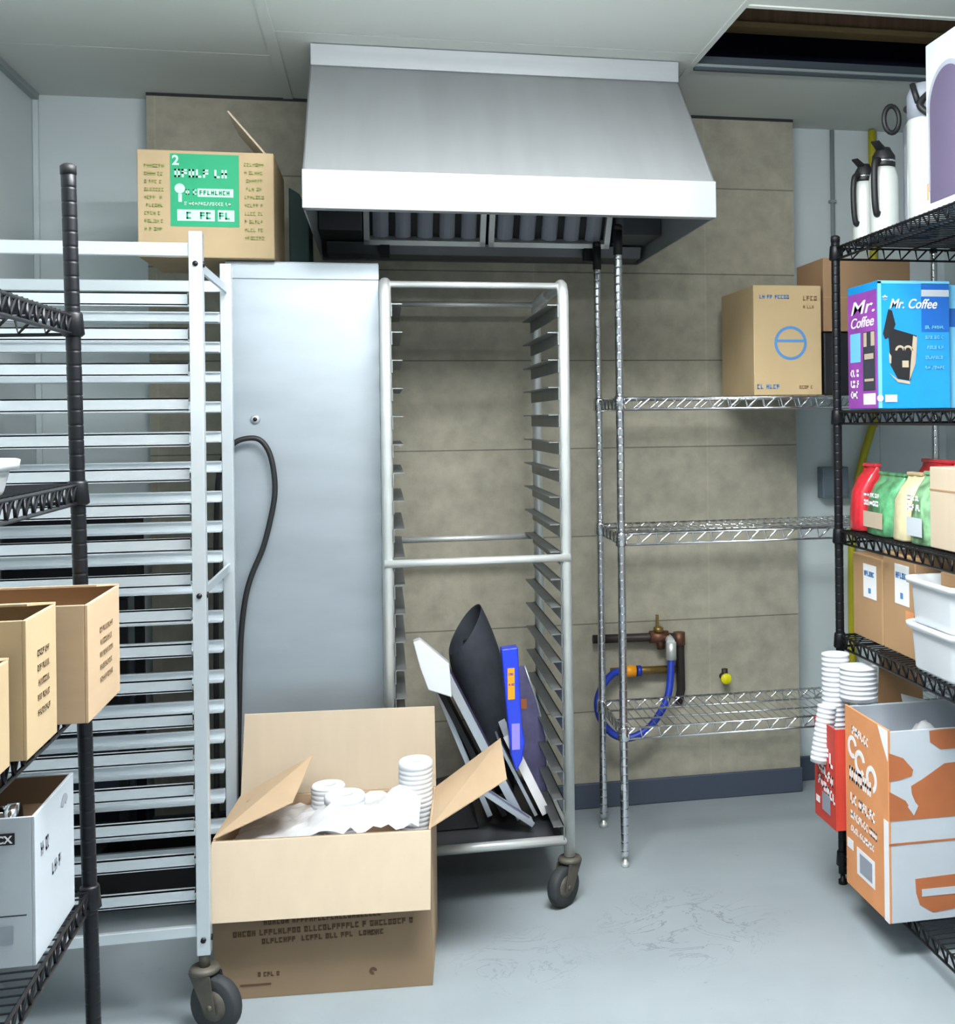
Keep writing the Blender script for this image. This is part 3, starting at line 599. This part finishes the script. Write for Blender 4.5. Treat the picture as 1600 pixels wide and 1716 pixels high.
# cartons with white labels on shelf 4
def lcart(y0,y1,z1,label,mat='card_brown'):
    t=thing('carton',(1.45,(y0+y1)/2,.724),label,'box','labelled cartons on the black shelf')
    build(bx(1.318,1.60,y0,y1,.724,z1),'body',mat,t,bevel=.003)
    F=fyl(1.318,y1,.724); W=y1-y0; h=z1-.724; mb=MB(); F.rect(mb,W*.38,h*.50,W*.82,h*.90); build(mb,'white_label','white_print',t)
    F.l=.0022; mb=MB(); F.line(mb,W*.42,h*.76,W*.36,h*.06,12); F.rect(mb,W*.56,h*.56,W*.64,h*.62); build(mb,'lettering','blue_print',t); return t,F,W,h
lcart(3.022,3.225,.958,'brown labelled carton nearest the corner post on the lower black shelf')
q,F,W,h=lcart(2.815,3.012,.985,'brown labelled carton behind the white plastic bins')
F.l=.0022; mb=MB(); F.rect(mb,W*.72,h*.33,W*.98,h*.46); build(mb,'orange_patch','orange_print',q)
t=thing('carton',(1.5,2.68,.724),'low brown carton inside reach of the white bins on the shelf','box'); 
COL.objects.unlink(t); bpy.data.objects.remove(t)
# white bins
def bin_(x0,x1,y0,y1,z0,z1,label,group=None,lid=False,nm='plastic_bin'):
    t=thing(nm,((x0+x1)/2,(y0+y1)/2,z0),label,'bin',group); i=.012; th=.003
    m=MB()
    def ring(x,y,ex,ey,z,n=5,r=.03):
        out=[]
        for cx,cy,a0 in ((1,1,0),(-1,1,PI/2),(-1,-1,PI),(1,-1,3*PI/2)):
            for k in range(n+1):
                a=a0+PI/2*k/n; out.append(((cx*(ex-r)+r*math.cos(a)),(cy*(ey-r)+r*math.sin(a)),z))
        return out
    ex,ey=(x1-x0)/2,(y1-y0)/2; h=z1-z0
    prof=[(-i,.0),(-i*.8,.006),(-.004,h-.02),(-.003,h-.016),(.006,h-.016),(.008,h-.002),(.004,h),(-.006,h-.002),(-i-th,.008)]
    vs=[];fs=[];n=None
    for o,z in prof:
        rr=ring(0,0,ex+o,ey+o,z); n=len(rr); vs+=rr
    for a in range(len(prof)-1):
        for k in range(n): fs.append((a*n+k,a*n+(k+1)%n,(a+1)*n+(k+1)%n,(a+1)*n+k))
    fs.append(tuple(reversed(range(n)))); fs.append(tuple((len(prof)-1)*n+k for k in range(n)))
    build(m.add(vs,fs,True),'tub','white_plastic',t,local=True)
    return t
b1=bin_(1.268,1.60,2.51,2.765,.726,.842,'white plastic bin, lower of the stacked pair on the black shelf','stacked white bins'); 
b2=copy_thing(b1,(b1.location.x,b1.location.y,.836),'white plastic bin, upper of the stacked pair on the black shelf')
pr=thing('bread_roll',(1.5,2.62,.93),'brown mound of stock inside the upper white bin','food')
COL.objects.unlink(pr); bpy.data.objects.remove(pr)
ot=thing('carton',(1.46,2.64,.86),'low tan tray carton inside the upper white bin','box'); build(MB().box(1.34,1.56,2.55,2.72,.855,.963),'body','card_brown',ot,bevel=.004)
build(MB().lathe([(.02,0),(.026,.01),(.018,.02)],(1.40,2.64,.964),14),'stopper','brass',ot)
# orange produce box
ob=thing('produce_box',(1.42,2.88,.096),'open orange and white produce box on the bottom black shelf','box')
X0,X1,Y0,Y1,Z0,Z1=1.206,1.63,2.742,3.02,.098,.570; wt=.006
build(MB().box(X0,X0+wt,Y0,Y1,Z0,Z1+.004),'side_wall','orange_print',ob,bevel=.001)
build(MB().box(X0+wt,X1,Y0,Y0+wt,Z0,Z1),'front_wall','white_board',ob,bevel=.001); build(MB().box(X0+wt,X1,Y1-wt,Y1,Z0,Z1).box(X1-wt,X1,Y0+wt,Y1-wt,Z0,Z1).box(X0+wt,X1-wt,Y0+wt,Y1-wt,Z0,Z0+wt),'back_wall','white_board',ob)
F=fx(X0,X1,Y0,Z0); F.l=.001
mb=MB(); F.poly(mb,[(.002,.42),(.04,.405),(.066,.375),(.062,.36),(.03,.352),(.002,.35)][::-1]); F.poly(mb,[(.002,.325),(.045,.30),(.062,.272),(.075,.285),(.062,.315),(.06,.335),(.09,.35),(.15,.385),(.30,.39),(.42,.37),(.42,.252),(.002,.252)][::-1])
F.poly(mb,[(.135,.470),(.11,.468),(.112,.44),(.14,.42),(.22,.42),(.25,.47)]); F.rect(mb,.0,.192,.42,.197); F.poly(mb,[(.068,.105),(.25,.11),(.25,.03),(.115,.018),(.08,.04),(.07,.07)][::-1]); build(mb,'brown_print','orange_brown',ob)
F.l=.002; mb=MB(); F.rect(mb,.085,.060,.23,.078); F.poly(mb,[(.05,.285),(.066,.262),(.078,.285),(.066,.30)]); build(mb,'pale_print','white_board',ob)
F=fyl(X0,Y1,Z0); F.l=.001; W=Y1-Y0
mb=MB()
F.rect(mb,W-.028,.0,W,.25); F.poly(mb,[(W-.06,.475),(W-.001,.475),(W-.001,.40),(W-.035,.44)][::-1])
F.ring(mb,.10,.345,.020,.034,.3,5.6,18); F.ring(mb,.175,.325,.020,.034,-1.2,3.6,18); F.ring(mb,.05,.375,.018,.03,.3,5.2,16)
F.line(mb,.03,.285,.16,.036,21,-.05); F.line(mb,.05,.41,.11,.022,22,-.1); F.line(mb,.035,.225,.18,.026,23,-.05); F.line(mb,.035,.185,.18,.02,24,-.05); F.line(mb,.035,.15,.15,.016,25,-.05)
F.rect(mb,.075,.05,.19,.12); F.rect(mb,.01,.10,.05,.125); build(mb,'white_print','white_print',ob)
F.l=.0016; mb=MB(); F.rect(mb,.095,.06,.175,.11); build(mb,'grey_patch','fan_grey',ob)
# liner and plastic bag inside
ln=thing('plastic_bag',(1.42,2.90,.45),'crumpled clear plastic bag inside the open produce box','bag')
R=random.Random(4); g=MB(); n=22; vs=[];fs=[]
for i in range(n):
    for j in range(n):
        u,v=i/(n-1),j/(n-1); x=X0+.02+u*(X1-X0-.04); y=Y0+.02+v*(Y1-Y0-.04)
        bump_=.10*math.exp(-((u-.36)**2/.02+(v-.45)**2/.09))+.05*math.exp(-((u-.75)**2/.02+(v-.5)**2/.05))
        vs.append((x,y,.455+bump_+R.uniform(-.008,.008)))
for i in range(n-1):
    for j in range(n-1): fs.append((i*n+j,(i+1)*n+j,(i+1)*n+j+1,i*n+j+1))
g.add(vs,fs,True); lo=build(g,'film','clear_plastic',ln,fixn=False); MATS['clear_plastic'].node_tree.nodes['Principled BSDF'].inputs['Alpha'].default_value=.62
build(bx(X0+wt+.002,X1-wt-.002,Y0+wt+.002,Y1-wt-.002,.11,.44),'contents','grey_box',ln,bevel=.01)
sb=MB().box(X0+wt+.001,X0+wt+.003,Y0+.01,Y1-.01,.44,Z1-.004).box(X0+.01,X1-.01,Y1-wt-.003,Y1-wt-.001,.44,Z1-.002); build(sb,'grey_liner','silver_frame',ob)
# red box behind
rb=thing('produce_box',(1.23,3.10,.23),'red carton with white printing behind the orange produce box','box')
a0,a1,c0,c1,e0,e1=1.180,1.266,3.026,3.185,.232,.505
build(MB().box(a0,a0+.004,c0,c1,e0,e1).box(a0+.004,a1,c0,c0+.004,e0,e1).box(a0+.004,a1,c1-.004,c1,e0,e1).box(a1-.004,a1,c0+.004,c1-.004,e0,e1).box(a0+.004,a1-.004,c0+.004,c1-.004,e0,e0+.005),'body','red_print',rb,bevel=.001)
build(bx(1.235,1.262,3.028,3.08,.096,.232),'base_block','card_dark',rb)
F=fyl(a0,c1,e0); mb=MB(); F.line(mb,.022,.185,.13,.038,51,-.25); F.line(mb,.03,.135,.12,.028,52,-.25); F.line(mb,.03,.095,.12,.026,53,-.25); F.rect(mb,.012,.04,.04,.058); F.ring(mb,.06,.225,.016,.027,3.1,6.3,12); build(mb,'white_print','white_print',rb)
F.l=.0016; mb=MB(); F.rect(mb,.06,.03,.12,.08); build(mb,'grey_patch','fan_grey',rb)
# cup stacks standing in the red box
def cups(x,y,z,n,r,label,tilt=(0,0,0),pitch=.013):
    pr=[]; 
    for i in range(n): zz=i*pitch; pr+=[(r*.945,zz),(r*.96,zz+pitch*.55),(r,zz+pitch*.62),(r,zz+pitch*.9)]
    pr.append((r*.9,n*pitch)); m=MB().lathe(pr,(0,0,0),24,Matrix.Rotation(0,4,'X')); o=build(m,'cup_stack','white_paper'); o.location=(x,y,z); o.rotation_euler=tilt
    return tag(o,label,'cups','stacks of white paper cups in the red carton')
cups(1.226,3.135,.24,33,.039,'tallest stack of white paper cups in the red carton',pitch=.0136)
cups(1.262,3.060,.575,7,.052,'short wide stack of white cup lids nearest the produce box')
cups(1.168,3.115,.395,12,.027,'tilted stack of white cups hanging over the red carton edge',(0,.16,0))
cb2=thing('carton',(1.52,3.22,.43),'brown open carton tucked behind the paper cups under the shelf','box')
build(MB().slab((1.42,3.30,.43),(1.57,3.30,.43),(1.56,3.30,.62),(1.43,3.30,.66),(0,.004,0)),'back_flap','card_brown',cb2); build(MB().box(1.42,1.575,3.13,3.30,.12,.46),'body','card_dark',cb2)
pn=thing('paper_sheets',(1.47,3.09,.462),'white paper sheets lying on the brown carton behind the produce box','paper')
build(MB().prism([(1.43,3.10,.462),(1.57,3.10,.462),(1.56,3.22,.50),(1.46,3.22,.53)],(0,.003,.012)),'sheet','white_paper',pn)

# ================================================================== LEFT BLACK SHELVING (leans slightly)
ls=thing('wire_shelving_unit',(-.72,1.4,0),'black wire shelving unit on the left beside the white rack','shelving')
LX0,LX1,LY0,LY1=-.945,-.511,.55,2.20
for X in (LX0,LX1):
    for Y in (LY0,LY1): wpost(ls,X,Y,1.785,'black_metal','black_plastic')
for z in (1.535,1.246,.893,.552): wshelf(ls,LX0,LX1,LY0,LY1,z,.034,'black_metal','X',truss=.045,tr=.003)
# lean of about one degree about the foot
Lm=Matrix.Rotation(-.0175,4,'Y')
ls.rotation_euler=(0,-.0165,0); ls.location=(-.72+.02,1.4,.0)
# white bin on shelf 2
bin_(-.86,-.522,1.62,1.90,1.250,1.302,'white plastic bin on the left black shelf beside the post')
# cartons on shelf 3
def scart(x0,x1,y0,y1,z1,mat,label,seed,side='card_tan'):
    t=thing('carton',((x0+x1)/2,(y0+y1)/2,.90),label,'box','open cartons on the left black shelf'); z0=.900; w=.005
    build(MB().box(x0,x0+w,y0,y1,z0,z1).box(x1-w,x1,y0,y1,z0,z1).box(x0+w,x1-w,y0,y0+w,z0,z1).box(x0+w,x1-w,y1-w,y1,z0,z1).box(x0+w,x1-w,y0+w,y1-w,z0,z0+w),'body',mat,t,bevel=.001)
    build(MB().slab((x0,y1,z1),(x1,y1,z1),(x1-.02,y1-.07,z1+.008),(x0+.02,y1-.07,z1+.008),(0,0,.003)),'flap',mat,t)
    F=fyr(x1,y0,z0); W=y1-y0; h=z1-z0; mb=MB()
    for i in range(5): F.line(mb,W*.35,h*(.25+.11*i),W*.4,h*.045,seed+i)
    build(mb,'printed_lines','ink_soft',t); return t
scart(-.66,-.437,1.93,2.150,1.078,'card','tan carton nearest the white rack on the left shelf',11)
scart(-.70,-.470,1.735,1.885,1.088,'card_tan','yellowish tan carton, middle one of the row on the left shelf',12)
scart(-.72,-.486,1.50,1.715,1.040,'card_tan','low tan carton at the left picture edge on the shelf',13)
# white file box on bottom shelf
fb=thing('file_box',(-.65,2.01,.556),'white open file box on the bottom left black shelf','box'); x0,x1,y0,y1,z0,z1=-.83,-.506,1.90,2.125,.556,.775; w=.005
build(MB().box(x0,x0+w,y0,y1,z0,z1).box(x1-w,x1,y0,y1,z0,z1).box(x0+w,x1-w,y0,y0+w,z0,z1).box(x0+w,x1-w,y1-w,y1,z0,z1),'body','white_board',fb,bevel=.001)
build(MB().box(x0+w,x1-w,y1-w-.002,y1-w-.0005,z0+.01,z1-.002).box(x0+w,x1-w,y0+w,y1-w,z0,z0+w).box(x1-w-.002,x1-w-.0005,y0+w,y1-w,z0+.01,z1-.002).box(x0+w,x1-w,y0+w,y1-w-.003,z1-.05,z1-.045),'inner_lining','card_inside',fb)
F=fx(x0,x1,y0,z0); mb=MB(); W=x1-x0; F.rect(mb,W-.115,.180,W-.027,.197); F.rect(mb,W-.30,.075,W-.012,.0765); build(mb,'black_label','black_print',fb)
F.l=.002; F.text('ACX',W-.062,.183,.015,'white_print',fb,bold=.0004); mb=MB(); F.rect(mb,W-.30,.035,W-.03,.062); build(mb,'faint_panel','silver_frame',fb)
F=fyr(x1,y0,z0); mb=MB(); F.line(mb,.03,.15,.05,.02,3); F.ring(mb,.165,.18,.008,.022,.5,2.8,10); F.line(mb,.09,.10,.06,.018,5); build(mb,'printed_marks','fan_grey',fb)
fg=thing('glass_jar',(-.575,1.975,.73),'clear glass jar lying in the white file box','jar'); gm=Matrix.Rotation(PI/2,4,'Y')
M('glass',(245,250,252),.03,0,trans=1); build(MB().lathe([(.02,-.05),(.027,-.04),(.029,.02),(.02,.032),(.022,.05)],(-.60,1.945,.759),18,gm),'body','glass',fg); build(MB().lathe([(.024,.045),(.024,.06)],(-.60,1.945,.759),18,gm),'lid','chrome',fg)

# ================================================================== OPEN BOX ON FLOOR
op=thing('open_carton',(-.135,3.08,0),'large open cardboard box on the floor with white rolls inside','box',None,(0,0,-.08))
W2,D2,H,w=.252,.168,.372,.006
# local coordinates
def lb(m,name,mat,bev=0): return build(m,name,mat,op,bevel=bev,local=True)
lb(MB().box(-W2,W2,-D2,-D2+w,0,H),'front_panel','card_front_shaded',.001)  # front panel darker than the body: its shade is put into the card colour
lb(MB().box(-W2,-W2+w,-D2+w,D2-w,0,H).box(W2-w,W2,-D2+w,D2-w,0,H).box(-W2,W2,D2-w,D2,0,H).box(-W2+w,W2-w,-D2+w,D2-w,0,w),'body','card',.001)
lb(MB().slab((-W2,-D2,H),(W2,-D2,H),(W2+.0,-D2-.062,H-.164),(-W2-.012,-D2-.062,H-.164),(0,-.004,-.001)),'front_flap','card_pale',.001)
lb(MB().slab((-W2,D2,H),(W2,D2,H),(W2-.002,D2+.012,H+.212),(-W2+.01,D2+.012,H+.212),(0,.004,0)),'back_flap','card_pale',.001)
lb(MB().slab((-W2,-D2+.01,H),(-W2,D2-.01,H),(-W2+.195,D2-.06,H+.115),(-W2+.175,-D2+.06,H+.062),(0,0,.004)),'left_flap','card',.001)
lb(MB().slab((W2,-D2+.01,H),(W2,D2-.01,H),(W2+.172,D2-.035,H+.128),(W2+.182,-D2+.015,H+.105),(0,0,.004)),'right_flap','card',.001)
F=Face((-W2,-D2,0),(1,0,0),(0,0,1),(0,-1,0)); mb=MB()
F.line(mb,.115,.170,.27,.012,80,.02); F.line(mb,.045,.145,.42,.013,81,.02); F.line(mb,.110,.126,.28,.012,82,.02); F.rect(mb,.06,.03,.13,.034); F.line(mb,.10,.05,.05,.01,83); F.ring(mb,.365,.045,.002,.009,0,5); F.line(mb,.36,.13,.015,.01,84)
build(mb,'printed_text','ink',op,local=True)
Lf=Vector((.175,.03,.062)); 
FL=Face(Vector((-W2+.03,-.06,H+.013)),(0.93,0.05,.36),(-.05,1,.05),(-.36,0,.93),.006); mb=MB(); 
for i in range(3): FL.line(mb,.02,.0+.04*i,.11,.014,90+i)
build(mb,'flap_print','ink_soft',op,local=True)
def roll(lx,ly,z,r,h,label,tilt=(0,0,0)):
    p=op.matrix_basis@Vector((lx,ly,0)) if False else Vector((-.135,3.08,0))+Matrix.Rotation(-.08,3,'Z')@Vector((lx,ly,0))
    pr=[(r*.9,0),(r,.004)]; zz=.012
    while zz<h-.01: pr+=[(r,zz),(r*.965,zz+.002),(r,zz+.004)]; zz+=.012
    pr+=[(r,h-.006),(r*.9,h),(r*.35,h),(r*.35,h-.02)]
    o=build(MB().lathe(pr,(0,0,0),26),'cup_sleeve','white_paper'); o.location=(p.x,p.y,z); o.rotation_euler=tilt
    return tag(o,label,'cup sleeve','white sleeves in the open box')
roll(.205,.05,.20,.043,.285,'tall white sleeve of cup lids at the right end of the open box',(.05,.0,0))
roll(.035,-.02,.20,.050,.225,'white sleeve of cup lids standing in the middle of the open box')
roll(-.02,.10,.20,.043,.215,'small white sleeve of cups behind the others in the open box')
pbm=thing('plastic_bag',(-.05,3.05,.30),'crumpled clear bag draped around the white sleeves in the open box','bag')
R=random.Random(9); n=26; vs=[];fs=[]
for i in range(n):
    for j in range(n):
        u,v=i/(n-1),j/(n-1); lx=-W2+.03+u*(2*W2-.06); ly=-D2+.02+v*(2*D2-.04)
        z=.338+.055*math.exp(-((u-.55)**2/.03+(v-.3)**2/.06))+.06*math.exp(-((u-.88)**2/.012+(v-.4)**2/.05))+.04*u+R.uniform(-.008,.010)
        p=Vector((-.135,3.08,0))+Matrix.Rotation(-.08,3,'Z')@Vector((lx,ly,0)); vs.append((p.x,p.y,z))
for i in range(n-1):
    for j in range(n-1): fs.append((i*n+j,(i+1)*n+j,(i+1)*n+j+1,i*n+j+1))
build(MB().add(vs,fs,True),'film','clear_plastic',pbm,fixn=False)

# ================================================================== LEANING ITEMS IN CENTRE RACK
def lean_slab(name,label,cat,a,b,y0,y1,th,mat,edge=None,ew=.012,inner=None,group=None):
    # board whose edge profile runs from a (bottom, x,z) to b (top), depth y0..y1, thickness th
    a=Vector((a[0],0,a[1])); b=Vector((b[0],0,b[1])); d=(b-a).normalized(); nn=Vector((d.z,0,-d.x))
    t=thing(name,(a.x,(y0+y1)/2,a.z),label,cat,group)
    def pr(s0,s1,n0,n1,ya,yb): 
        return MB().prism([a+d*s0+nn*n0+Vector((0,ya,0)),a+d*s1+nn*n0+Vector((0,ya,0)),a+d*s1+nn*n1+Vector((0,ya,0)),a+d*s0+nn*n1+Vector((0,ya,0))],(0,yb-ya,0))
    L=(b-a).length
    build(pr(0,L,0,th,y0+.004,y1),'panel',mat,t,bevel=.001)
    if edge: build(pr(-.002,L+.002,-.002,th+.002,y0-.004,y0+.004),'front_edge',edge,t,bevel=.001)
    if inner: build(pr(L*.06,L*.94,th,th+.0015,y0+.02,y1-.02),'face_print',inner,t)
    return t
lean_slab('framed_board','white-edged board leaning furthest left inside the bun pan rack','board',(.372,.185),(.150,.640),3.47,3.66,.020,'silver_frame','silver_frame',inner='poster')
lean_slab('framed_board','grey-white framed board with dark face, leftmost in the bun pan rack','board',(.290,.185),(.092,.690),3.52,3.68,.012,'silver_frame','silver_frame',inner='black_metal')
wc=thing('white_case_corner',(.13,3.50,.64),'white plastic tray perched at the top of the leaning boards','tray')
build(MB().prism([(.078,3.41,.726),(.098,3.41,.732),(.178,3.41,.660),(.184,3.41,.565),(.118,3.41,.590),(.096,3.41,.655)],(0,.05,0)),'body','white_plastic',wc,bevel=.003)
lean_slab('black_board','thin black board between the pale framed boards in the rack','board',(.330,.186),(.125,.610),3.49,3.66,.016,'black_metal')
# rolled mat (cone)
mt=thing('rolled_mat',(.28,3.6,.19),'dark grey rolled rubber mat leaning in the bun pan rack','mat')
vs=[];fs=[];n=20
lv=[((.365,.175),.030,.03),((.352,.28),.045,.05),((.330,.40),.060,.07),((.300,.53),.072,.085),((.270,.62),.070,.09),((.245,.70),.052,.085)]
outer=[]
for q,((cx,cz),rx,ry) in enumerate(lv):
    for k in range(n):
        a=2*PI*k/n; ox=rx*math.cos(a); oy=ry*math.sin(a); f=(0,0,.1,.4,.8,1.35)[q]
        outer.append((cx+ox,3.765+oy,cz+ox*f+(oy*.25 if q>4 else 0)))
vs=outer
for i in range(len(lv)-1):
    for k in range(n): fs.append((i*n+k,i*n+(k+1)%n,(i+1)*n+(k+1)%n,(i+1)*n+k))
o=build(MB().add(vs,fs,True),'sheet','dark_fabric',mt); sm=o.modifiers.new('thick','SOLIDIFY'); sm.thickness=.004; ss=o.modifiers.new('sub','SUBSURF'); ss.levels=1; ss.render_levels=2
build(MB().lathe([(.03,0),(.036,.2),(.028,.46)],(0,0,0),16,Matrix.Translation((.345,3.765,.21))@Matrix.Rotation(-.17,4,'Y')),'inner_turn','black_metal',mt)
# blue item
bi=thing('blue_binder',(.36,3.45,.35),'bright blue upright strip with orange and lilac labels among the boards','binder')
build(MB().prism([(.327,3.43,.690),(.375,3.43,.694),(.384,3.43,.470),(.392,3.43,.42),(.384,3.43,.37),(.366,3.43,.335),(.352,3.43,.38),(.343,3.43,.48)],(0,.05,0)),'body','blue_plastic',bi,bevel=.004)
F=Face((.32,3.43,.33),(1,0,0),(0,0,1),(0,-1,0)); mb=MB(); F.rect(mb,.024,.215,.044,.305); build(mb,'orange_label','orange_tag',bi); mb=MB(); F.rect(mb,.034,.07,.057,.145); build(mb,'lilac_label','lilac',bi)
F.l=.002; mb=MB(); F.line(mb,.027,.255,.016,.006,3); F.line(mb,.027,.285,.016,.006,4); build(mb,'lettering','blue_plastic',bi)
lean_slab('framed_poster','purple-toned poster board with white edge, rightmost in the rack','poster',(.448,.187),(.338,.420),3.49,3.68,.022,'white_board','white_print')
dpp=thing('framed_poster',(.43,3.62,.19),'dark purple picture leaning behind the blue strip','poster')
build(MB().prism([(.372,3.62,.45),(.392,3.62,.60),(.415,3.62,.60),(.448,3.62,.50),(.478,3.62,.38),(.480,3.62,.19),(.452,3.62,.185),(.385,3.62,.36)],(0,.012,0)),'panel','poster',dpp,bevel=.001)
build(MB().tube([(.415,3.618,.60),(.448,3.618,.50),(.478,3.618,.38),(.480,3.618,.20)],.003,6),'frame_edge','silver_frame',dpp)
build(bx(.398,.420,3.6175,3.62,.47,.50),'brown_mark','orange_brown',dpp)
lean_slab('framed_board','silver-edged board lying low across the bottom of the rack','board',(.405,.187),(.232,.315),3.40,3.455,.010,'silver_frame','silver_frame',inner='poster')
lean_slab('framed_board','thin silver-edged board beside the white-edged poster','board',(.425,.187),(.325,.395),3.49,3.66,.006,'silver_frame','silver_frame')
kk=thing('black_case',(.17,3.6,.166),'black case lying flat on the base of the bun pan rack','case'); build(MB().prism([(.035,3.48,.166),(.262,3.48,.166),(.235,3.48,.235),(.20,3.48,.27),(.035,3.48,.24)],(0,.2,0)),'body','black_plastic',kk,bevel=.004)
